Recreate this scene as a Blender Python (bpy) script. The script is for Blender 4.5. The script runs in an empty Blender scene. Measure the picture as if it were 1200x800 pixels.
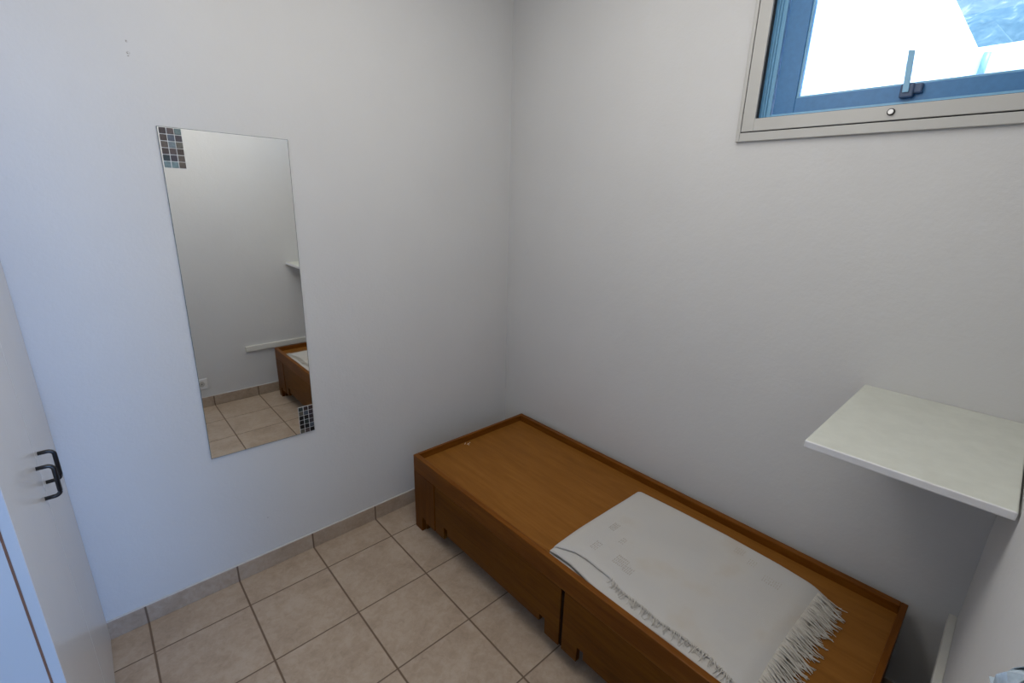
import bpy, bmesh, math, random
from mathutils import Vector, Matrix
random.seed(7)
S = bpy.context.scene
C = S.collection

# ------------------------------------------------------------------ view
S.view_settings.view_transform = 'Standard'
S.view_settings.look = 'None'
S.view_settings.gamma = 1
S.view_settings.use_curve_mapping = False
S.view_settings.exposure = 0.08

# ------------------------------------------------------------------ room measures (metres)
L = 2.1745            # mirror wall (y=0) to the wall opposite (y=-L)
XW = -2.62            # wall behind the wardrobe
H = 2.80
T, GX, GY = 0.33, -1.9212, -0.1823      # floor tile pitch and one grout crossing

# ------------------------------------------------------------------ node helpers
def new_mat(name):
    m = bpy.data.materials.new(name); m.use_nodes = True
    nt = m.node_tree; nt.nodes.clear()
    out = nt.nodes.new('ShaderNodeOutputMaterial')
    b = nt.nodes.new('ShaderNodeBsdfPrincipled')
    nt.links.new(b.outputs[0], out.inputs[0])
    return m, nt, b
def N(nt, typ, **kw):
    n = nt.nodes.new(typ)
    for k, v in kw.items(): setattr(n, k, v)
    return n
def lk(nt, a, b): nt.links.new(a, b)
def math_n(nt, op, a, b=None, c=None, clamp=False):
    n = N(nt, 'ShaderNodeMath', operation=op); n.use_clamp = clamp
    for i, v in enumerate((a, b, c)):
        if v is None: continue
        if isinstance(v, (int, float)): n.inputs[i].default_value = v
        else: lk(nt, v, n.inputs[i])
    return n.outputs[0]
def ramp(nt, fac, stops):
    r = N(nt, 'ShaderNodeValToRGB')
    e = r.color_ramp.elements
    while len(e) < len(stops): e.new(0.5)
    for i, (p, col) in enumerate(stops):
        e[i].position = p; e[i].color = (*col, 1)
    lk(nt, fac, r.inputs[0]); return r.outputs[0]
def mix(nt, fac, a, b):
    m = N(nt, 'ShaderNodeMix', data_type='RGBA')
    if isinstance(fac, (int, float)): m.inputs[0].default_value = fac
    else: lk(nt, fac, m.inputs[0])
    for s, v in ((6, a), (7, b)):
        if isinstance(v, tuple): m.inputs[s].default_value = (*v, 1)
        else: lk(nt, v, m.inputs[s])
    return m.outputs[2]
def noise(nt, vec, scale, detail=4, rough=.55, dist=0):
    n = N(nt, 'ShaderNodeTexNoise')
    n.inputs['Scale'].default_value = scale; n.inputs['Detail'].default_value = detail
    n.inputs['Roughness'].default_value = rough; n.inputs['Distortion'].default_value = dist
    if vec is not None: lk(nt, vec, n.inputs['Vector'])
    return n.outputs[0]
def bump(nt, bsdf, h, strength, dist=.01):
    b = N(nt, 'ShaderNodeBump'); b.inputs['Strength'].default_value = strength
    b.inputs['Distance'].default_value = dist
    lk(nt, h, b.inputs['Height']); lk(nt, b.outputs[0], bsdf.inputs['Normal'])
def objco(nt, scale=(1, 1, 1), rot=(0, 0, 0)):
    tc = N(nt, 'ShaderNodeTexCoord'); mp = N(nt, 'ShaderNodeMapping')
    mp.inputs['Scale'].default_value = scale; mp.inputs['Rotation'].default_value = rot
    lk(nt, tc.outputs['Object'], mp.inputs[0]); return mp.outputs[0]
def flat(name, col, rough=.5, metal=0, nscale=40, amt=.06, bstr=.0, spec=.5):
    m, nt, b = new_mat(name)
    v = objco(nt); n = noise(nt, v, nscale)
    lo = tuple(max(0, c * (1 - amt)) for c in col); hi = tuple(min(1, c * (1 + amt)) for c in col)
    lk(nt, ramp(nt, n, [(.3, lo), (.7, hi)]), b.inputs['Base Color'])
    b.inputs['Roughness'].default_value = rough; b.inputs['Metallic'].default_value = metal
    b.inputs['Specular IOR Level'].default_value = spec
    if bstr: bump(nt, b, n, bstr, .003)
    return m

def plaster(name, col=(.53, .53, .525), marks=()):
    """matt white wall paint over hand-floated plaster; marks = (x, y, z, radius) scuffs"""
    m, nt, b = new_mat(name)
    v = objco(nt)
    big = noise(nt, v, 2.2, 3); mid = noise(nt, v, 14, 4); fine = noise(nt, v, 90, 3)
    base = ramp(nt, big, [(.3, tuple(c * .975 for c in col)), (.7, tuple(min(1, c * 1.015) for c in col))])
    sp = noise(nt, v, 23, 5, .7)
    spot = math_n(nt, 'MULTIPLY', math_n(nt, 'SUBTRACT', sp, .70, clamp=True), 2.2, clamp=True)
    base = mix(nt, spot, base, tuple(c * .72 for c in col))
    for (x, y, z, r) in marks:
        d = N(nt, 'ShaderNodeVectorMath', operation='DISTANCE'); lk(nt, v, d.inputs[0]); d.inputs[1].default_value = (x, y, z)
        k = math_n(nt, 'SUBTRACT', r, d.outputs['Value'])
        k = math_n(nt, 'MULTIPLY', k, 1.0 / r * 1.6, clamp=True)
        k = math_n(nt, 'MULTIPLY', k, math_n(nt, 'GREATER_THAN', noise(nt, v, 260, 2), .5))
        base = mix(nt, k, base, (.22, .2, .18))
    lk(nt, base, b.inputs['Base Color'])
    b.inputs['Roughness'].default_value = .62; b.inputs['Specular IOR Level'].default_value = .3
    h = math_n(nt, 'ADD', math_n(nt, 'MULTIPLY', mid, .6), math_n(nt, 'MULTIPLY', fine, .22))
    h = math_n(nt, 'ADD', h, math_n(nt, 'MULTIPLY', big, 1.2))
    bump(nt, b, h, .22, .012)
    return m

def tile_mat(name, grid=True, axis=0):
    """beige ceramic tiles, grout on the real grid; axis 0 also used for skirting joints"""
    m, nt, b = new_mat(name)
    v = objco(nt)
    sx = N(nt, 'ShaderNodeSeparateXYZ'); lk(nt, v, sx.inputs[0])
    def line(sock, off, w):
        t = math_n(nt, 'DIVIDE', math_n(nt, 'SUBTRACT', sock, off), T)
        f = math_n(nt, 'FRACT', math_n(nt, 'ADD', t, 100.5))
        d = math_n(nt, 'MULTIPLY', math_n(nt, 'ABSOLUTE', math_n(nt, 'SUBTRACT', f, .5)), T)
        return math_n(nt, 'SUBTRACT', 1, math_n(nt, 'SMOOTH_MIN', math_n(nt, 'DIVIDE', d, w), 1, .4), clamp=True)
    gx = line(sx.outputs[0], GX, .0044); gy = line(sx.outputs[1], GY, .0034)
    if grid: g = math_n(nt, 'MAXIMUM', gx, gy)
    else: g = gx if axis == 0 else gy
    gm = math_n(nt, 'MULTIPLY', g, 2.2, clamp=True)
    # a shade for each tile
    cell = N(nt, 'ShaderNodeCombineXYZ')
    lk(nt, math_n(nt, 'FLOOR', math_n(nt, 'DIVIDE', math_n(nt, 'SUBTRACT', sx.outputs[0], GX), T)), cell.inputs[0])
    lk(nt, math_n(nt, 'FLOOR', math_n(nt, 'DIVIDE', math_n(nt, 'SUBTRACT', sx.outputs[1], GY), T)), cell.inputs[1])
    wn = N(nt, 'ShaderNodeTexWhiteNoise'); lk(nt, cell.outputs[0], wn.inputs[0])
    sh = N(nt, 'ShaderNodeVectorMath', operation='ADD'); lk(nt, v, sh.inputs[0]); lk(nt, wn.outputs['Color'], sh.inputs[1])
    n1 = noise(nt, sh.outputs[0], 7, 5, .6, .6); n2 = noise(nt, sh.outputs[0], 42, 4, .65, .8); n3 = noise(nt, v, 150, 2)
    f = math_n(nt, 'ADD', math_n(nt, 'MULTIPLY', n1, .5), math_n(nt, 'MULTIPLY', n2, .42))
    f = math_n(nt, 'ADD', f, math_n(nt, 'MULTIPLY', n3, .08))
    c = ramp(nt, f, [(.32, (.25, .19, .138)), (.47, (.325, .25, .185)), (.56, (.365, .29, .22)), (.72, (.41, .335, .265))])
    fleck = math_n(nt, 'MULTIPLY', math_n(nt, 'SUBTRACT', noise(nt, sh.outputs[0], 75, 3, .6, 1.2), .63, clamp=True), 4, clamp=True)
    c = mix(nt, math_n(nt, 'MULTIPLY', fleck, .5), c, (.15, .108, .075))
    c = mix(nt, gm, c, (.125, .083, .053))
    lk(nt, c, b.inputs['Base Color'])
    b.inputs['Specular IOR Level'].default_value = .45
    lk(nt, ramp(nt, math_n(nt, 'MAXIMUM', gm, math_n(nt, 'MULTIPLY', n2, .5)), [(0, (.36,) * 3), (1, (.8,) * 3)]), b.inputs['Roughness'])
    h = math_n(nt, 'SUBTRACT', math_n(nt, 'MULTIPLY', f, .12), gm)
    bump(nt, b, h, .5, .002)
    return m

def wood(name, dark, mid, light, along='Y', scale=1.0, rough=.42, swirl=.0):
    m, nt, b = new_mat(name)
    s = {'X': (1.2, 14, 14), 'Y': (14, 1.2, 14), 'Z': (14, 14, 1.2)}[along]
    v = objco(nt, tuple(q * scale for q in s))
    g = noise(nt, v, 2.4, 6, .62, .7 + swirl); fine = noise(nt, v, 11, 3, .7)
    big = noise(nt, objco(nt), 2.6, 3)
    f = math_n(nt, 'ADD', math_n(nt, 'MULTIPLY', g, .55), math_n(nt, 'MULTIPLY', fine, .2))
    f = math_n(nt, 'ADD', f, math_n(nt, 'MULTIPLY', big, .25))
    lk(nt, ramp(nt, f, [(.34, dark), (.5, mid), (.66, light)]), b.inputs['Base Color'])
    b.inputs['Roughness'].default_value = rough; b.inputs['Specular IOR Level'].default_value = .10
    bump(nt, b, fine, .12, .002)
    return m

M = {}
M['wall_left'] = plaster('plaster_mirror_wall', marks=[(-1.632, 0, 2.1246, .0045), (-1.633, 0, 2.0912, .006), (-1.634, 0, 2.084, .004), (-1.44, 0, .26, .004), (-1.1, 0, .55, .004)])
M['wall'] = plaster('plaster_white')
M['ceil'] = flat('ceiling_paint', (.82, .82, .81), .8, nscale=5, amt=.02)
M['tile'] = tile_mat('floor_tile')
M['skirt_x'] = tile_mat('skirting_tile_x', False, 0)
M['skirt_y'] = tile_mat('skirting_tile_y', False, 1)
M['caulk'] = flat('caulk', (.47, .46, .445), .7)
M['rim'] = wood('stained_hardwood', (.085, .026, .0025), (.135, .044, .005), (.18, .066, .009), 'Y', 1.0, .36)
M['rim_x'] = wood('stained_hardwood_cross', (.085, .026, .0025), (.135, .044, .005), (.18, .066, .009), 'X', 1.0, .36)
M['post'] = wood('stained_hardwood_upright', (.064, .019, .001), (.100, .031, .002), (.140, .048, .004), 'Z', 1.0, .38)
M['drawer'] = wood('stained_plywood_front', (.064, .020, .001), (.100, .034, .002), (.140, .052, .004), 'Y', .55, .4, .8)
M['deck'] = wood('plywood_deck', (.155, .060, .0095), (.195, .078, .0135), (.23, .098, .019), 'Y', .5, .48, 1.4)
M['dark'] = flat('dark_gap', (.014, .007, .004), .9, spec=.05)
M['lacq'] = flat('white_lacquer', (.60, .59, .57), .27, nscale=3, amt=.015, spec=.5)
M['carc'] = flat('white_melamine', (.40, .40, .395), .35, nscale=3, amt=.015)
M['chip'] = flat('brown_chipboard_edge', (.16, .07, .035), .8)
M['black'] = flat('black_plastic', (.008, .008, .009), .3)
M['frame'] = flat('white_window_frame', (.405, .402, .382), .42, nscale=8, amt=.02)
M['knob'] = flat('white_button', (.85, .85, .84), .3)
M['gasket'] = flat('black_gasket', (.015, .015, .015), .7)
M['blue'] = flat('sky_tinted_window_metal', (.040, .165, .36), .45, nscale=60, amt=.07)  # blue tint of the daylight put into the metal's base colour
M['blue2'] = flat('sky_tinted_window_track', (.17, .38, .56), .4, nscale=60, amt=.05)  # sky light on the frame's reveals put into this lighter blue
M['catch'] = flat('dark_catch_metal', (.04, .075, .15), .5)
M['shelf'] = flat('brush_painted_shelf', (.50, .515, .465), .5, nscale=22, amt=.05, bstr=.25)
M['shelf_edge'] = flat('shelf_front_edge', (.62, .62, .63), .5, nscale=22, amt=.04)  # lighter tone for the board's front face only
M['batten'] = flat('painted_batten', (.58, .575, .53), .5, nscale=18, amt=.03)
M['plate'] = flat('white_socket_plastic', (.6, .6, .6), .4)
M['door'] = flat('painted_door_wood', (.55, .56, .52), .45, nscale=10, amt=.03)
M['stitch'] = flat('beige_thread', (.36, .32, .26), .9)
M['scratch'] = flat('pale_scratch', (.75, .72, .66), .7)

# mirror
m, nt, b = new_mat('mirror_silver'); b.inputs['Metallic'].default_value = 1; b.inputs['Roughness'].default_value = .015
lk(nt, ramp(nt, noise(nt, objco(nt), 3), [(0, (.93, .945, .93)), (1, (.945, .955, .945))]), b.inputs['Base Color']); M['mirror'] = m
M['medge'] = flat('mirror_glass_edge', (.10, .13, .12), .3)
# window glass
m, nt, b = new_mat('window_glass'); nt.nodes.remove(b)
g1 = N(nt, 'ShaderNodeBsdfTransparent'); g1.inputs[0].default_value = (.93, .96, .97, 1)
g2 = N(nt, 'ShaderNodeBsdfGlossy'); g2.inputs['Roughness'].default_value = .02
fr = N(nt, 'ShaderNodeFresnel'); fr.inputs[0].default_value = 1.45
mx = N(nt, 'ShaderNodeMixShader'); lk(nt, fr.outputs[0], mx.inputs[0]); lk(nt, g1.outputs[0], mx.inputs[1]); lk(nt, g2.outputs[0], mx.inputs[2])
lk(nt, mx.outputs[0], nt.nodes['Material Output'].inputs[0]); M['glass'] = m
# cotton throw: woven cloth with faint yellowing
m, nt, b = new_mat('white_cotton_throw')
v = objco(nt); w1 = N(nt, 'ShaderNodeTexWave', bands_direction='X'); w1.inputs['Scale'].default_value = 130; w1.inputs['Distortion'].default_value = 1.0
w2 = N(nt, 'ShaderNodeTexWave', bands_direction='Y'); w2.inputs['Scale'].default_value = 130; w2.inputs['Distortion'].default_value = 1.0
lk(nt, v, w1.inputs[0]); lk(nt, v, w2.inputs[0])
big = noise(nt, v, 5.5, 3)
c = ramp(nt, big, [(.38, (.435, .425, .41)), (.56, (.445, .43, .405)), (.72, (.43, .395, .35))])
lk(nt, c, b.inputs['Base Color']); b.inputs['Roughness'].default_value = .95; b.inputs['Specular IOR Level'].default_value = .1
hh = math_n(nt, 'ADD', math_n(nt, 'MULTIPLY', w1.outputs[0], .5), math_n(nt, 'MULTIPLY', w2.outputs[0], .5))
hh = math_n(nt, 'ADD', math_n(nt, 'MULTIPLY', hh, .25), noise(nt, v, 18, 4))
bump(nt, b, hh, .35, .006); M['cloth'] = m
M['thread'] = flat('cotton_fringe', (.46, .435, .39), .95, nscale=80, amt=.08)
# outdoors
M['stucco'] = flat('white_stucco', (.82, .84, .86), .8, nscale=6, amt=.02)
M['fascia'] = flat('white_eaves', (.88, .88, .88), .7, nscale=6, amt=.02)
m, nt, b = new_mat('hillside_scrub')
v = objco(nt); n1 = noise(nt, v, 1.5, 8, .72, .4); n2 = noise(nt, v, .12, 3)
f = math_n(nt, 'ADD', math_n(nt, 'MULTIPLY', n1, .75), math_n(nt, 'MULTIPLY', n2, .25))
lk(nt, ramp(nt, f, [(.36, (.036, .075, .093)), (.5, (.052, .105, .12)), (.58, (.085, .14, .15)), (.66, (.24, .26, .25))]), b.inputs['Base Color'])
b.inputs['Roughness'].default_value = .9; M['hill'] = m
M['pipe'] = flat('blue_downpipe', (.18, .32, .62), .5)
M['ground'] = flat('terrace_concrete', (.42, .43, .44), .8, nscale=3, amt=.08)
m, nt, b = new_mat('crumpled_film'); b.inputs['Roughness'].default_value = .12
lk(nt, ramp(nt, noise(nt, objco(nt), 60), [(.3, (.22, .28, .33)), (.7, (.42, .50, .56))]), b.inputs['Base Color'])
b.inputs['Specular IOR Level'].default_value = .9; M['film'] = m

# ------------------------------------------------------------------ mesh helpers
def link(name, bm, mats, parent=None, smooth=False):
    me = bpy.data.meshes.new(name)
    bmesh.ops.recalc_face_normals(bm, faces=bm.faces)
    bm.to_mesh(me); bm.free()
    for q in (mats if isinstance(mats, (list, tuple)) else [mats]): me.materials.append(q)
    if smooth:
        for p in me.polygons: p.use_smooth = True
    o = bpy.data.objects.new(name, me); C.objects.link(o)
    if parent is not None:
        o.parent = parent; o.matrix_parent_inverse = Matrix.Translation(-parent.location)
    return o
def box(bm, x0, x1, y0, y1, z0, z1, bev=0, seg=2, mi=0):
    r = bmesh.ops.create_cube(bm, size=1)
    for q in r['verts']:
        q.co = Vector(((x0 + x1) / 2 + q.co.x * (x1 - x0), (y0 + y1) / 2 + q.co.y * (y1 - y0), (z0 + z1) / 2 + q.co.z * (z1 - z0)))
    fs = {f for q in r['verts'] for f in q.link_faces}
    for f in fs: f.material_index = mi
    if bev:
        es = list({e for q in r['verts'] for e in q.link_edges})
        rb = bmesh.ops.bevel(bm, geom=es, offset=bev, segments=seg, affect='EDGES', profile=.5)
        for f in rb['faces']: f.material_index = mi
    return r
def prism(bm, pts, axis, a, b, bev=0, mi=0):
    """extrude a 2-D outline along an axis; outline in the other two axes in xyz order"""
    def put(p, t):
        return {'x': (t, p[0], p[1]), 'y': (p[0], t, p[1]), 'z': (p[0], p[1], t)}[axis]
    A = [bm.verts.new(put(p, a)) for p in pts]; B = [bm.verts.new(put(p, b)) for p in pts]
    fs = [bm.faces.new(A), bm.faces.new(B[::-1])]
    n = len(pts)
    for i in range(n): fs.append(bm.faces.new((A[i], A[(i + 1) % n], B[(i + 1) % n], B[i])))
    for f in fs: f.material_index = mi
    if bev:
        es = list({e for f in fs for e in f.edges})
        bmesh.ops.bevel(bm, geom=es, offset=bev, segments=2, affect='EDGES', profile=.5)
def tube(bm, pts, r, n=8, taper=None, mi=0):
    pts = [Vector(p) for p in pts]; rings = []
    up = Vector((0, 0, 1))
    for i, p in enumerate(pts):
        d = (pts[min(i + 1, len(pts) - 1)] - pts[max(i - 1, 0)]).normalized()
        s = d.cross(up)
        if s.length < .05: s = d.cross(Vector((1, 0, 0)))
        s.normalize(); t = s.cross(d).normalized()
        rr = r if taper is None else r * taper[i]
        rings.append([bm.verts.new(p + s * rr * math.cos(6.28318 * k / n) + t * rr * math.sin(6.28318 * k / n)) for k in range(n)])
    for a, b in zip(rings, rings[1:]):
        for k in range(n):
            f = bm.faces.new((a[k], a[(k + 1) % n], b[(k + 1) % n], b[k])); f.material_index = mi
    for rg in (rings[0][::-1], rings[-1]):
        f = bm.faces.new(rg); f.material_index = mi
def disc(bm, c, axis, r, h, n=24, mi=0, bev=0):
    q = bmesh.ops.create_cone(bm, cap_ends=True, segments=n, radius1=r, radius2=r, depth=h)
    mt = {'x': Matrix.Rotation(math.pi / 2, 4, 'Y'), 'y': Matrix.Rotation(math.pi / 2, 4, 'X'), 'z': Matrix()}[axis]
    bmesh.ops.transform(bm, matrix=Matrix.Translation(c) @ mt, verts=q['verts'])
    for f in {f for v_ in q['verts'] for f in v_.link_faces}: f.material_index = mi
    if bev:
        es = [e for e in {e for v_ in q['verts'] for e in v_.link_edges} if any(len(f.verts) > 4 for f in e.link_faces)]
        bmesh.ops.bevel(bm, geom=es, offset=bev, segments=2, affect='EDGES', profile=.5)
def B(): return bmesh.new()
def struct(name, bm, mats, parent=None, smooth=False):
    o = link(name, bm, mats, parent, smooth)
    if parent is None: o['kind'] = 'structure'
    return o
def thing(name, label, cat, loc, group=None):
    o = bpy.data.objects.new(name, None); C.objects.link(o); o.location = loc; o.empty_display_size = .1
    o['label'] = label; o['category'] = cat
    if group: o['group'] = group
    return o
def tag(o, label, cat, group=None):
    o['label'] = label; o['category'] = cat
    if group: o['group'] = group
    return o

# ================================================================== SETTING
WT = .14
bm = B(); box(bm, XW - WT, .20, -L - WT, WT, -.12, 0); struct('floor', bm, M['tile'])
bm = B(); box(bm, XW - WT, .20, -L - WT, WT, H, H + .12); struct('ceiling', bm, M['ceil'])
bm = B(); box(bm, XW - WT, .20, 0, WT, 0, H); struct('wall_left', bm, M['wall_left'])
bm = B(); box(bm, XW - WT, XW, -L, 0, 0, H); struct('wall_front', bm, M['wall'])
# window wall with its opening
WY0, WY1, WZ0, WZ1 = -2.112, -1.285, 1.945, 2.50
bm = B()
for (a, b_, c_, d) in ((-L, 0, 0, WZ0), (-L, 0, WZ1, H), (-L, WY0, WZ0, WZ1), (WY1, 0, WZ0, WZ1)):
    box(bm, 0, .20, a, b_, c_, d)
struct('wall_back', bm, M['wall'])
# wall opposite the mirror, with the doorway the picture is taken from
DX0, DX1, DZ = -2.42, -1.62, 2.06
bm = B()
for (a, b_, c_, d) in ((XW - WT, DX0, 0, H), (DX1, .20, 0, H), (DX0, DX1, DZ, H)):
    box(bm, a, b_, -L - WT, -L, c_, d)
struct('wall_right', bm, M['wall'])
# skirting tiles, thin caulk line on top
bm = B(); box(bm, -2.045, 0, -.009, 0, 0, .081, .0015); struct('baseboard_left', bm, M['skirt_x'])
bm = B(); box(bm, -.009, 0, -L + .009, -.009, 0, .081, .0015); struct('baseboard_back', bm, M['skirt_y'])
bm = B(); box(bm, -1.88, 0, -L, -L + .009, 0, .081, .0015); struct('baseboard_right', bm, M['skirt_x'])
bm = B(); box(bm, -2.045, -.002, -.0075, 0, .081, .0835)
box(bm, -.0075, 0, -L + .002, -.0075, .081, .0835); box(bm, -1.88, -.002, -L, -L + .0075, .081, .0835)
struct('trim_1', bm, M['caulk'])

# ------------------------------------------------------------------ doorway: frame round the opening behind the camera
def empty_struct(name, loc):
    o = bpy.data.objects.new(name, None); C.objects.link(o); o.location = loc; o['kind'] = 'structure'; return o
d1 = empty_struct('door_1', (DX1, -L, 0))
bm = B(); box(bm, DX1 - .02, DX1 + .055, -L, -L + .026, 0, DZ + .07, .004); link('architrave', bm, M['door'], d1)
bm = B(); box(bm, DX0 - .055, DX0 + .02, -L, -L + .026, 0, DZ + .07, .004); link('architrave', bm, M['door'], d1)
bm = B(); box(bm, DX0 + .02, DX1 - .02, -L, -L + .026, DZ - .01, DZ + .07, .004); link('architrave', bm, M['door'], d1)
bm = B(); box(bm, DX1 - .025, DX1, -L - WT, -L, 0, DZ); box(bm, DX0, DX0 + .025, -L - WT, -L, 0, DZ)
box(bm, DX0 + .025, DX1 - .025, -L - WT, -L, DZ - .025, DZ); link('door_lining', bm, M['door'], d1)

# ------------------------------------------------------------------ window
w = empty_struct('window_1', (0, -1.70, WZ0))
def ring(bm, x0, x1, y0, y1, z0, z1, t, bev=0, tb=None):
    tb = tb or t
    box(bm, x0, x1, y0, y0 + t, z0, z1, bev); box(bm, x0, x1, y1 - t, y1, z0, z1, bev)
    box(bm, x0, x1, y0 + t, y1 - t, z0, z0 + tb, bev); box(bm, x0, x1, y0 + t, y1 - t, z1 - t, z1, bev)
# outer white frame lies on the wall, hinged white inner frame within it, a black gasket line between
OY0, OY1, OZ0, OZ1 = -2.155, -1.2415, 1.894, 2.55
bm = B(); ring(bm, -.014, 0, OY0, OY1, OZ0, OZ1, .0135, .002, .029); link('outer_frame', bm, M['frame'], w)
bm = B(); ring(bm, -.009, 0, OY0 + .0135, OY1 - .0135, OZ0 + .029, OZ1 - .0135, .0035); link('gasket', bm, M['gasket'], w)
bm = B(); ring(bm, -.015, 0, OY0 + .0165, OY1 - .0165, OZ0 + .0325, OZ1 - .0165, .0425, .0015, .0405); link('inner_frame', bm, M['frame'], w)
IY0, IY1, IZ0, IZ1 = OY0 + .0165 + .0425, OY1 - .0165 - .0425, OZ0 + .0325 + .0405, OZ1 - .059
bm = B(); ring(bm, -.006, .012, IY0 - .0025, IY1 + .0025, IZ0 - .0025, IZ1 + .0025, .0045); link('gasket', bm, M['gasket'], w)
# metal casement set back in the opening, coloured with the daylight's blue
bm = B()
ring(bm, .012, .030, WY0, WY1, WZ0, WZ1, .0155, .001)
ring(bm, .030, .040, WY0, WY1, WZ0, WZ1, .021, .001)
ring(bm, .040, .050, WY0, WY1, WZ0, WZ1, .026, .001)
ring(bm, .050, .115, WY0, WY1, WZ0, WZ1, .039, .001)
link('metal_frame', bm, M['blue2'], w)
SY0, SY1, SZ0, SZ1 = WY0 + .0345, WY1 - .0455, WZ0 + .018, WZ1 - .03
sash = None
bm = B(); ring(bm, .0520, .082, SY0, SY1, SZ0, SZ1, .068, .002, .0665)
sash = link('sash', bm, M['blue'], w)
bm = B(); ring(bm, .058, .079, SY0 + .066, SY1 - .066, SZ0 + .0645, SZ1 - .066, .008, .001); link('glazing_bead', bm, M['blue2'], sash)
bm = B(); box(bm, .066, .070, SY0 + .068, SY1 - .068, SZ0 + .0665, SZ1 - .068); link('pane', bm, M['glass'], sash)
hd = B()
box(hd, .034, .0525, -1.723, -1.690, 1.992, 2.030, .004)            # pivot block on the bottom rail
box(hd, .036, .0525, -1.742, -1.722, 2.001, 2.028, .004)
link('catch', hd, M['catch'], w)
hd = B()
prism(hd, [(-1.712, 2.006), (-1.697, 2.006), (-1.6895, 2.118), (-1.7045, 2.116)], 'x', .030, .036, .001)
link('handle', hd, M['blue2'], w)
hd = B(); disc(hd, (-.0175, -1.6915, 1.9485), 'x', .0096, .006, 24, 0, .001); link('knob_ring', hd, M['gasket'], w)
hd = B(); disc(hd, (-.0210, -1.6915, 1.9485), 'x', .0070, .006, 24, 0, .0015); link('knob', hd, M['knob'], w)

# ================================================================== OUTDOORS (seen through the pane)
hs = thing('neighbouring_house', 'bright white house wall with eaves band seen through the window', 'house', (3.2, -1.0, 0))
bm = B(); box(bm, .9, 6.08, -1.0, -.4, -.3, 2.79); link('wall', bm, M['stucco'], hs)
bm = B(); box(bm, .9, 6.10, -1.02, -.4, 2.79, 3.36); link('eaves', bm, M['fascia'], hs)
bm = B(); box(bm, .9, 6.16, -1.09, -.4, 3.36, 3.415, .01); link('roof_edge', bm, M['fascia'], hs)
gw = thing('garden_wall', 'white boundary wall with a blue streak below the hillside outside the window', 'wall', (6.4, -3.5, 0))
bm = B(); box(bm, 6.3, 6.5, -7.5, -.4, -.3, 3.47, .01); link('wall', bm, M['stucco'], gw)
bm = B(); tube(bm, [(6.285, -1.155, 3.40), (6.285, -1.135, 3.12)], .035, 12); link('downpipe', bm, M['pipe'], gw, True)
bm = B()
nx, ny = 70, 60; g = []
for i in range(nx):
    row = []
    for j in range(ny):
        x = 14 + 80 * (i / (nx - 1)); y = -40 + 70 * j / (ny - 1)
        z = 1.0 + (x - 14) * .46 + 1.1 * math.sin(x * .9 + y * .35) * math.sin(y * .8) + random.uniform(-.5, .5)
        row.append(bm.verts.new((x, y, z)))
    g.append(row)
for i in range(nx - 1):
    for j in range(ny - 1): bm.faces.new((g[i][j], g[i + 1][j], g[i + 1][j + 1], g[i][j + 1]))
hl = struct('hillside', bm, M['hill'], None, True)
bm = B(); box(bm, -14, 14, -14, 12, -.45, -.14); struct('ground', bm, M['ground'])
# unseen walls and roof, added to shape the daylight through the doorway
bm = B(); box(bm, -2.75, -2.60, -5.6, -L - WT, -.14, 2.6); struct('passage_light_baffle', bm, M['stucco'])
bm = B(); box(bm, -1.05, -.90, -5.6, -L - WT, -.14, 2.6); struct('passage_light_baffle', bm, M['stucco'])
bm = B(); box(bm, -2.95, -.90, -5.6, -L - WT, 2.6, 2.7); struct('passage_sky_blocker', bm, M['stucco'])  # added outside the doorway to block the sky

# ================================================================== MIRROR
mi = thing('wall_mirror', 'tall frameless mirror with mosaic tile corners hanging on the left wall', 'mirror', (-1.3946, 0, 1.2536))
mi.rotation_euler = (0, -.0138 * -1, 0)
def mlink(name, bm, mats):
    o = link(name, bm, mats); o.parent = mi; return o
W2, H2 = .2091, .6275
bm = B(); box(bm, -W2 + .0014, W2 - .0014, -.0057, -.0005, -H2 + .0014, H2 - .0014, 0)
for f in bm.faces: f.material_index = 0 if f.normal.y < -.5 else 1
bm.normal_update()
for f in bm.faces: f.material_index = 0 if f.calc_center_median().y < -.005 else 1
mlink('glass', bm, [M['mirror'], M['medge']])
bm = B()
for (a, b_, c_, d) in ((-W2, -W2 + .0014, -H2, H2), (W2 - .0014, W2, -H2, H2), (-W2 + .0014, W2 - .0014, -H2, -H2 + .0014), (-W2 + .0014, W2 - .0014, H2 - .0014, H2)):
    box(bm, a, b_, -.0055, -.0005, c_, d)
mlink('polished_edge', bm, M['medge'])
pal = [(.055, .04, .038), (.10, .075, .07), (.12, .17, .17), (.075, .055, .045), (.09, .11, .14), (.06, .05, .06),
       (.12, .095, .075), (.17, .21, .225), (.13, .12, .095), (.012, .012, .013), (.03, .045, .045), (.17, .24, .24)]
MP = [flat('mosaic_%d' % i, tuple(q * .75 for q in c_), .28, .25, 120, .25) for i, c_ in enumerate(pal)]
MP.append(flat('mosaic_grout', (.62, .62, .60), .5))
def mosaic(x0, z0, order):
    bm = B(); pw, ph = .0214, .0216
    box(bm, x0, x0 + 3 * pw, -.0064, -.0055, z0, z0 + 6 * ph, 0, 2, 12)
    for r in range(6):
        for c_ in range(3):
            xx = x0 + c_ * pw + .0011; zz = z0 + (5 - r) * ph + .0011
            box(bm, xx, xx + pw - .0022, -.0088, -.0060, zz, zz + ph - .0022, .0012, 2, order[r * 3 + c_])
    mlink('mosaic_tiles', bm, MP)
mosaic(-W2 + .004, H2 - .002 - 6 * .0216, [0, 1, 2, 3, 4, 5, 6, 7, 8, 3, 1, 3, 10, 5, 6, 11, 11, 6])
mosaic(W2 - .001 - 3 * .0214, -H2 + .001, [10, 0, 0, 8, 4, 5, 9, 9, 5, 9, 10, 5, 9, 9, 4, 8, 1, 9])

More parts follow.
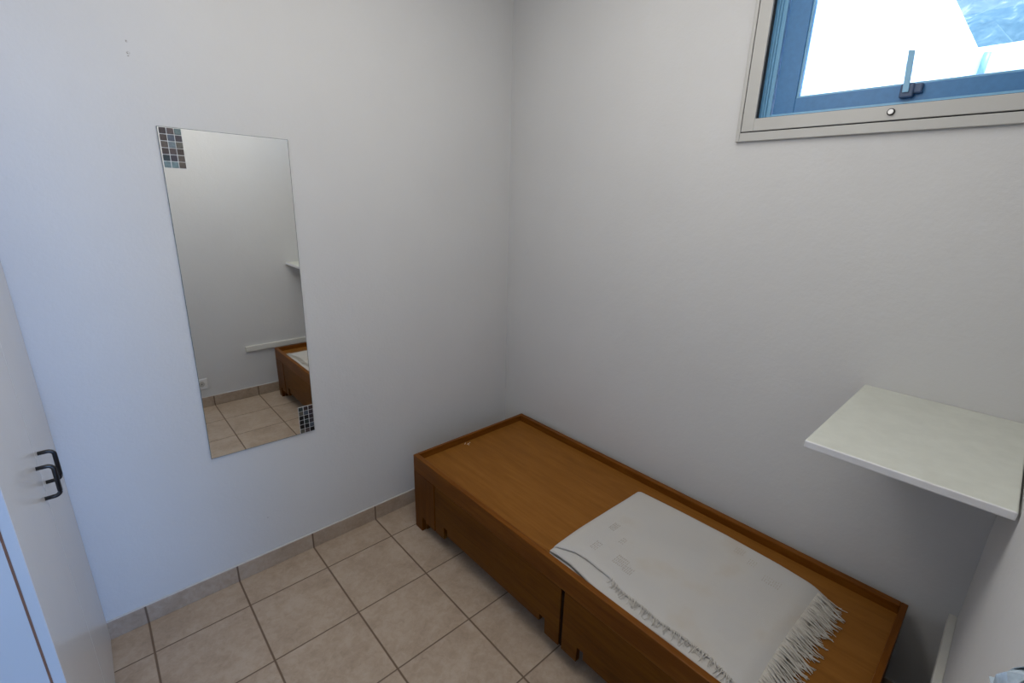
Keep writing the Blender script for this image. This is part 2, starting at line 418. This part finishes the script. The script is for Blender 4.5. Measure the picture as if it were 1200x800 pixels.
# ================================================================== WARDROBE
wd = thing('wardrobe', 'white two door built-in wardrobe with black handles at the left edge', 'wardrobe', (-2.33, -.47, 0))
XF, YN = -2.040, -.936
bm = B()
box(bm, XW + .002, XF - .021, YN, YN + .018, 0, 2.3); box(bm, XW + .002, XF - .021, -.018, -.002, 0, 2.3)
box(bm, XW + .002, XF - .021, YN + .018, -.018, 2.28, 2.3); box(bm, XW + .002, XW + .01, YN + .018, -.018, 0, 2.28)
box(bm, XW + .01, XF - .021, YN + .018, -.018, .0, .03)
link('carcass', bm, M['carc'], wd)
bm = B(); box(bm, XF - .0212, XF - .0172, YN + .001, YN + .016, .001, 2.3); link('edge_strip', bm, M['chip'], wd)
def handle(y, zt, zb, par):
    bm = B(); r = .0052; px = .031; c_ = .012; pts = [(XF - .002, y, zt)]
    for k in range(7):
        a = math.pi / 2 * k / 6; pts.append((XF + px - c_ + c_ * math.sin(a), y, zt - c_ + c_ * math.cos(a)))
    for k in range(7):
        a = math.pi / 2 * k / 6; pts.append((XF + px - c_ + c_ * math.cos(a), y, zb + c_ - c_ * math.sin(a)))
    pts.append((XF - .002, y, zb)); tube(bm, pts, r, 12); link('handle', bm, M['black'], par, True)
for (a, b_, hy) in ((-.463, -.006, -.416), (YN, -.467, -.512)):
    bm = B(); box(bm, XF - .0172, XF, a, b_, .008, 2.3, .0012); bm.normal_update()
    for f in bm.faces: f.material_index = 0 if f.normal.x > .5 else 1
    d = link('door', bm, [M['lacq'], M['carc']], wd)
    handle(hy, 1.001, .9135, d)

# ================================================================== BED
bed = thing('storage_bed', 'low brown wooden bed base with two front drawers against the window wall', 'bed', (-.41, -1.125, 0))
BX0, BX1, BY0, BY1, BZ, DZK = -.790, -.036, -2.061, -.190, .425, .3915
bm = B(); box(bm, BX1 - .027, BX1, BY0 + .018, BY1 - .018, .12, BZ, .0025); link('back_rail', bm, M['rim'], bed)
bm = B(); box(bm, BX0, BX0 + .024, BY0 + .0005, BY1 - .0005, .337, BZ, .0025); link('front_rail', bm, M['rim'], bed)
bm = B(); box(bm, BX0 + .0245, BX1, BY1 - .018, BY1, .10, BZ, .002); link('end_panel', bm, M['rim_x'], bed)
bm = B(); box(bm, BX0 + .0245, BX1, BY0, BY0 + .018, .10, BZ, .002); link('end_panel', bm, M['rim_x'], bed)
bm = B(); box(bm, BX0 + .0245, BX1 - .0275, BY0 + .0185, BY1 - .0185, DZK - .015, DZK); deck = link('deck', bm, M['deck'], bed)
bm = B()
for (x, y, l, a) in ((-.486, -.236, .016, .5), (-.478, -.240, .012, .9), (-.470, -.232, .014, .4), (-.494, -.226, .018, .7), (-.482, -.247, .008, 1.3)):
    dx, dy = math.cos(a) * l, math.sin(a) * l
    prism(bm, [(x, y), (x + dx, y + dy), (x + dx + .0012, y + dy - .0015), (x + .0012, y - .0015)], 'z', DZK, DZK + .0004)
link('paint_scratch', bm, M['scratch'], deck)
def post(y0, y1, foot_at):
    """wide upright board under the front rail, its foot reaching the floor at the outer edge"""
    if foot_at > 0: pts = [(y1, 0), (y1, .336), (y0, .336), (y0, .072), (y1 - .098, .072), (y1 - .098, .088), (y1 - .062, .088), (y1 - .062, 0)]
    else: pts = [(y0, 0), (y0, .336), (y1, .336), (y1, .072), (y0 + .098, .072), (y0 + .098, .088), (y0 + .062, .088), (y0 + .062, 0)]
    bm = B(); prism(bm, pts, 'x', BX0, BX0 + .022, .0015); link('corner_post', bm, M['post'], bed)
post(-.372, BY1, 1); post(BY0, -1.883, -1)
def drawer(y0, y1):
    e = .072; zb, zn, zs = .108, .142, .072
    pts = [(y0, zs), (y0, .3364), (y1, .3364), (y1, zs), (y1 - e, zs), (y1 - e, zn), (y1 - e - .03, zn), (y1 - e - .03, zb),
           (y0 + e + .03, zb), (y0 + e + .03, zn), (y0 + e, zn), (y0 + e, zs)]
    bm = B(); prism(bm, pts, 'x', BX0 + .0012, BX0 + .021, .0008); d = link('drawer', bm, M['drawer'], bed)
    bm = B()
    box(bm, BX0 + .022, BX0 + .55, y0 + .05, y0 + .062, .115, .30); box(bm, BX0 + .022, BX0 + .55, y1 - .062, y1 - .05, .115, .30)
    box(bm, BX0 + .538, BX0 + .55, y0 + .062, y1 - .062, .115, .30); box(bm, BX0 + .022, BX0 + .538, y0 + .062, y1 - .062, .112, .12)
    link('drawer_box', bm, M['deck'], d)
drawer(-1.206, -.379); drawer(-1.876, -1.222)
bm = B(); box(bm, BX0 + .004, BX0 + .02, -1.2195, -1.2085, .080, .336); link('drawer_gap_shade', bm, M['dark'], bed)  # near-black strip in the gap between drawers, its shade put in as colour
for y in (BY0 + .01, -1.16, BY1 - .06):
    bm = B(); box(bm, BX1 - .075, BX1 - .028, y + .01, y + .05, 0, .3755, .003); link('leg', bm, M['post'], bed)
for y in (BY0 + .0185, BY1 - .0685):
    bm = B(); box(bm, BX0 + .0245, BX0 + .07, y, y + .05, 0, .3755, .003); link('leg', bm, M['post'], bed)

# ================================================================== THROW on the bed
th = thing('folded_throw', 'folded white cotton throw with fringed edges lying on the wooden bed', 'blanket', (-.46, -1.48, DZK))
Z0 = DZK + .0025
YA, YB = -1.103, -1.862
def lerp(a, b_, t): return a + (b_ - a) * t
def interp(tab, y):
    for (y0, v0), (y1, v1) in zip(tab, tab[1:]):
        if y <= y0 and y >= y1: return lerp(v0, v1, (y - y0) / (y1 - y0))
    return tab[0][1] if y > tab[0][0] else tab[-1][1]
HEM = [(-1.10, -.722), (-1.13, -.712), (-1.18, -.688), (-1.235, -.683), (-1.29, -.688), (-1.335, -.690), (-1.40, -.712), (-1.48, -.713), (-1.55, -.722), (-1.62, -.716), (-1.71, -.718), (-1.80, -.742), (-1.90, -.742)]
MIDE = [(-1.10, -.738), (-1.14, -.732), (-1.20, -.731), (-1.27, -.742), (-1.33, -.754), (-1.45, -.757), (-1.60, -.748), (-1.75, -.757), (-1.9, -.757)]
FAR = [(-1.10, -.172), (-1.3, -.163), (-1.5, -.160), (-1.7, -.168), (-1.9, -.190)]
def wob(x, y, s): return math.sin(x * 13 + s) * math.sin(y * 11 + s * 2) + .5 * math.sin(x * 29 + y * 17 + s * 3)
def profile(y):
    """cross-section of the folded cloth, as a path in x and z, from the bottom layer to the top hem"""
    hem, mid, far = interp(HEM, y), interp(MIDE, y), interp(FAR, y)
    P = []
    def seg(xa, xb, z, n, s, amp):
        for k in range(n + 1):
            x = lerp(xa, xb, k / n); e = min(1, 4 * min(k, n - k) / n + .15)
            P.append((x, z + amp * e * wob(x, y, s)))
    def fold(x, za, zb, sgn, n=5):
        c_, r = (za + zb) / 2, (zb - za) / 2
        for k in range(1, n): a = math.pi * k / n; P.append((x + sgn * r * math.sin(a) * 1.2, c_ - r * math.cos(a)))
    seg(-.758, far - .012, Z0, 16, 1, .0003); fold(far - .012, Z0, Z0 + .0095, 1)
    seg(far - .012, mid, Z0 + .0095, 16, 2, .0006); fold(mid, Z0 + .0095, Z0 + .0195, -1)
    seg(mid, far - .008, Z0 + .0195, 16, 3, .0008); fold(far - .008, Z0 + .0195, Z0 + .031, 1)
    seg(far - .008, hem + .03, Z0 + .031, 20, 4, .0022)
    for k in range(1, 5):
        t = k / 4; P.append((lerp(hem + .03, hem, t), Z0 + .031 - .0058 * t * t + .0006 * wob(hem, y, 4)))
    return P
def drop(y): return .42 + .58 * math.sin(math.pi / 2 * min(1, max(0, (y - YB) / .07)))
bm = B(); rows = []
ys = []
ny = 76
for i in range(ny + 1):
    t = i / ny; ys.append(lerp(YA, YB, t))
ys = [YA, YA - .001, YA - .0025, YA - .005, YA - .009, YA - .0135] + [y for y in ys if y < YA - .016]
for y in ys:
    d = (YA - y) / .030 + .06
    k = 1 if d >= 1 else math.sqrt(max(0, 1 - (1 - d) ** 2))       # the left end is a soft rounded fold
    prof = profile(y); zc = Z0 + .012; k2 = drop(y)
    skew = -.012 * (1 if True else 0)
    row = []
    for (x, z) in prof:
        yy = y + .010 * (x + .45) * -1 + .004 * math.sin(x * 9)
        row.append(bm.verts.new((x, yy, Z0 + (zc + (z - zc) * (.12 + .88 * k) - Z0) * k2)))
    rows.append(row)
for a, b_ in zip(rows, rows[1:]):
    for k in range(len(a) - 1): bm.faces.new((a[k], a[k + 1], b_[k + 1], b_[k]))
# close the rounded left end between the layers
cloth = link('cloth', bm, M['cloth'], th, True)
sd = cloth.modifiers.new('thickness', 'SOLIDIFY'); sd.thickness = .0035; sd.offset = 0
# fringe: knotted cotton threads along the right end (two layers) and under the top hem
def strands(bm, roots, dirv, ln, zend, r=.0013, spread=.5):
    for p in roots:
        a = random.uniform(-spread, spread); l = ln * random.uniform(.65, 1.15)
        d = Vector((dirv[0] * math.cos(a) - dirv[1] * math.sin(a), dirv[0] * math.sin(a) + dirv[1] * math.cos(a), 0))
        s = Vector((-d.y, d.x, 0)); wv = random.uniform(-.006, .006); ze = zend + random.uniform(0, .003)
        pts = []
        for k in range(6):
            t = k / 5
            q = Vector(p) + d * l * t + s * wv * math.sin(t * 3)
            q.z = max(ze, lerp(p[2], ze, min(1, t * 1.35) ** 1.4)) + .002 * math.sin(t * 5 + a * 9) * t
            pts.append(q)
        tube(bm, pts, r * random.uniform(.8, 1.35), 5, [1.2, 1, 1, .9, .8, .5])
def endy(x): return YB + .010 * (x + .45) * -1 + .004 * math.sin(x * 9)
bm = B()
for n_, z, off, xa, xb, ln, rr in ((130, Z0 + .0345 * drop(YB + .026), .026, -.735, -.200, .085, .0021), (80, Z0 + .008, .006, -.755, -.185, .055, .0015), (60, Z0 + .0045, .006, -.75, -.19, .055, .0014)):
    strands(bm, [(x := lerp(xa, xb, (k + random.random() * .6) / n_), endy(x) + off, z) for k in range(n_)], (-.12, -1), ln, Z0 + .001, rr, .28)
fr = link('end_fringe', bm, M['thread'], th, True); fr['kind'] = 'stuff'
bm = B(); pts = []
for k in range(96):
    y = lerp(-1.345, -1.845, (k + random.random() * .6) / 96); x = interp(HEM, y)
    pts.append((x + .004, y, Z0 + .0300))
strands(bm, pts, (-1, -.25), .030, Z0 + .0225, .0012, .6)
fr = link('hem_fringe', bm, M['thread'], th, True); fr['kind'] = 'stuff'
# open-work stitched motifs
for (x, y, nx_, ny_) in ((-.455, -1.187, 4, 4), (-.597, -1.207, 4, 4), (-.595, -1.318, 7, 4), (-.612, -1.36, 5, 3), (-.278, -1.719, 8, 3), (-.209, -1.581, 5, 3), (-.238, -1.637, 4, 3), (-.50, -1.26, 3, 3)):
    bm = B()
    for i in range(nx_):
        for j in range(ny_):
            px, py = x + (j - ny_ / 2) * .013 + random.uniform(-.002, .002), y + (i - nx_ / 2) * .0075
            z = Z0 + .0331 + .0013 * wob(px, py, 4)
            tube(bm, [(px - .0045, py, z - .0006), (px, py + .0006, z + .0006), (px + .0045, py, z - .0006)], .0011, 5, [.5, 1, .5])
    link('stitched_motif', bm, M['stitch'], th, True)

# ================================================================== SHELF, BATTEN, SOCKET
sh = thing('wall_shelf', 'small white painted board shelf in the right corner below the window', 'shelf', (-.29, -1.98, 1.116))
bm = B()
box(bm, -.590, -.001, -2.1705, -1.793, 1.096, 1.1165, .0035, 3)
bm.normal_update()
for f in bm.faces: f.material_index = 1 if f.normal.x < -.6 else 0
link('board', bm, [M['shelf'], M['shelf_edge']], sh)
bm = B(); box(bm, -.50, -.001, -L + .0005, -L + .028, 1.055, 1.0955, .002); link('cleat', bm, M['batten'], sh)
bm = B(); box(bm, -.026, -.0005, -2.14, -1.90, 1.055, 1.0955, .002); link('cleat', bm, M['batten'], sh)
bm = B(); box(bm, -.982, -.001, -L, -L + .02, .4, .444, .002)
tag(link('wall_batten', bm, M['batten']), 'narrow white painted wooden batten along the right wall beside the bed end', 'batten')
so = thing('wall_socket', 'white wall socket low on the wall opposite, seen in the mirror', 'socket', (-1.325, -L, .197))
bm = B(); box(bm, -1.368, -1.287, -L, -L + .009, .155, .240, .003); link('cover_plate', bm, M['plate'], so)
bm = B(); disc(bm, (-1.3275, -L + .0095, .197), 'y', .021, .003, 24, 0, .0005); link('outlet', bm, M['frame'], so)
bm = B(); disc(bm, (-1.3275, -L + .0115, .197), 'y', .004, .003, 12); link('pin_hole', bm, M['gasket'], so)

# crumpled shiny film at the edge of the frame
bm = B(); g = []
for i in range(13):
    row = []
    for j in range(9):
        a = 1.7 * math.sin(i * 1.3 + j * .9)
        x = -1.362 + .006 * a + random.uniform(-.006, .006)
        y = -L + .0005 + (.034 * math.sin(math.pi * i / 14) * (j / 8) ** .8 + .004 * math.sin(i * 2.1 + j * 1.7)) * (j > 0) + .004 * (j > 0)
        z = 1.252 + .098 * i / 12 + .012 * math.sin(j * 1.4 + i * .7) * (j / 8)
        row.append(bm.verts.new((x, y, z)))
    g.append(row)
for i in range(12):
    for j in range(8): bm.faces.new((g[i][j], g[i + 1][j], g[i + 1][j + 1], g[i][j + 1]))
o = tag(link('plastic_film', bm, M['film']), 'small crumpled shiny pale film sticking out of the right wall nearest the camera', 'plastic film')
sd = o.modifiers.new('thickness', 'SOLIDIFY'); sd.thickness = .0006

# ================================================================== LIGHT
wld = bpy.data.worlds.new('World'); S.world = wld; wld.use_nodes = True
nt = wld.node_tree; nt.nodes.clear()
out = N(nt, 'ShaderNodeOutputWorld'); bg = N(nt, 'ShaderNodeBackground'); lk(nt, bg.outputs[0], out.inputs[0])
tc = N(nt, 'ShaderNodeTexCoord'); sx = N(nt, 'ShaderNodeSeparateXYZ'); lk(nt, tc.outputs['Generated'], sx.inputs[0])
lk(nt, ramp(nt, sx.outputs[2], [(0, (.45, .68, 1.0)), (.6, (.27, .50, 1.0))]), bg.inputs[0])
bg.inputs[1].default_value = 5.0
sun = bpy.data.lights.new('sun', 'SUN'); sun.energy = 9; sun.angle = .01; sun.color = (1, .96, .9)
so_ = bpy.data.objects.new('sun', sun); C.objects.link(so_); so_.location = (-6, -14, 14)
so_.rotation_euler = Vector((.3, .6, -1.2)).to_track_quat('-Z', 'Y').to_euler()
la = bpy.data.lights.new('ceiling_light', 'POINT'); la.shadow_soft_size = .15; la.energy = 11; la.color = (1, .965, .92)
lo = bpy.data.objects.new('ceiling_light', la); C.objects.link(lo); lo.location = (-1.15, -1.27, 2.25)
# added area light standing in for light bounced off the ceiling
ca = bpy.data.lights.new('ceiling_bounce_light', 'AREA'); ca.shape = 'RECTANGLE'; ca.size = 1.8; ca.size_y = 1.6; ca.energy = 17; ca.color = (1, .965, .92)
cl = bpy.data.objects.new('ceiling_bounce_light', ca); C.objects.link(cl); cl.location = (-1.30, -1.27, H - .01)
# added blue area light, stands in for sky light from behind the camera
dl = bpy.data.lights.new('sky_fill_light', 'AREA'); dl.shape = 'RECTANGLE'; dl.size = .85; dl.size_y = 2.2; dl.energy = 12.5; dl.color = (.14, .39, 1.0); dl.spread = math.radians(70)
do = bpy.data.objects.new('sky_fill_light', dl); C.objects.link(do); do.location = (-1.55, -4.4, 1.15)
do.rotation_euler = Vector((-.16, 1, -.02)).to_track_quat('-Z', 'Z').to_euler()
for nm, loc, rot, sx_, sy_ in (('window_portal', (.125, -1.70, 2.22), (0, math.pi / 2, 0), .56, .83), ('door_portal', (-2.02, -L - WT - .01, 1.03), (math.pi / 2, 0, 0), .8, 2.06)):
    p = bpy.data.lights.new(nm, 'AREA'); p.shape = 'RECTANGLE'; p.size = sx_; p.size_y = sy_; p.cycles.is_portal = True
    po = bpy.data.objects.new(nm, p); C.objects.link(po); po.location = loc; po.rotation_euler = rot

# ================================================================== CAMERA
cam = bpy.data.cameras.new('camera'); cam.sensor_width = 36; cam.lens = 552.2757 / 1200 * 36; cam.clip_start = .01
co = bpy.data.objects.new('camera', cam); C.objects.link(co); S.camera = co
R_ = Vector((0.74189277, -0.67011459, 0.02327109)); U_ = Vector((0.17965211, 0.23209286, 0.95595922)); F_ = Vector((0.64600328, 0.70503853, -0.29257551))
mt = Matrix((( R_.x, U_.x, -F_.x), (R_.y, U_.y, -F_.y), (R_.z, U_.z, -F_.z))).to_4x4()
mt.translation = Vector((-1.85922, -2.07818, 1.68319)); co.matrix_world = mt
S.cycles.use_denoising = True
S.cycles.max_bounces = 10; S.cycles.diffuse_bounces = 6
S.cycles.sample_clamp_indirect = 6
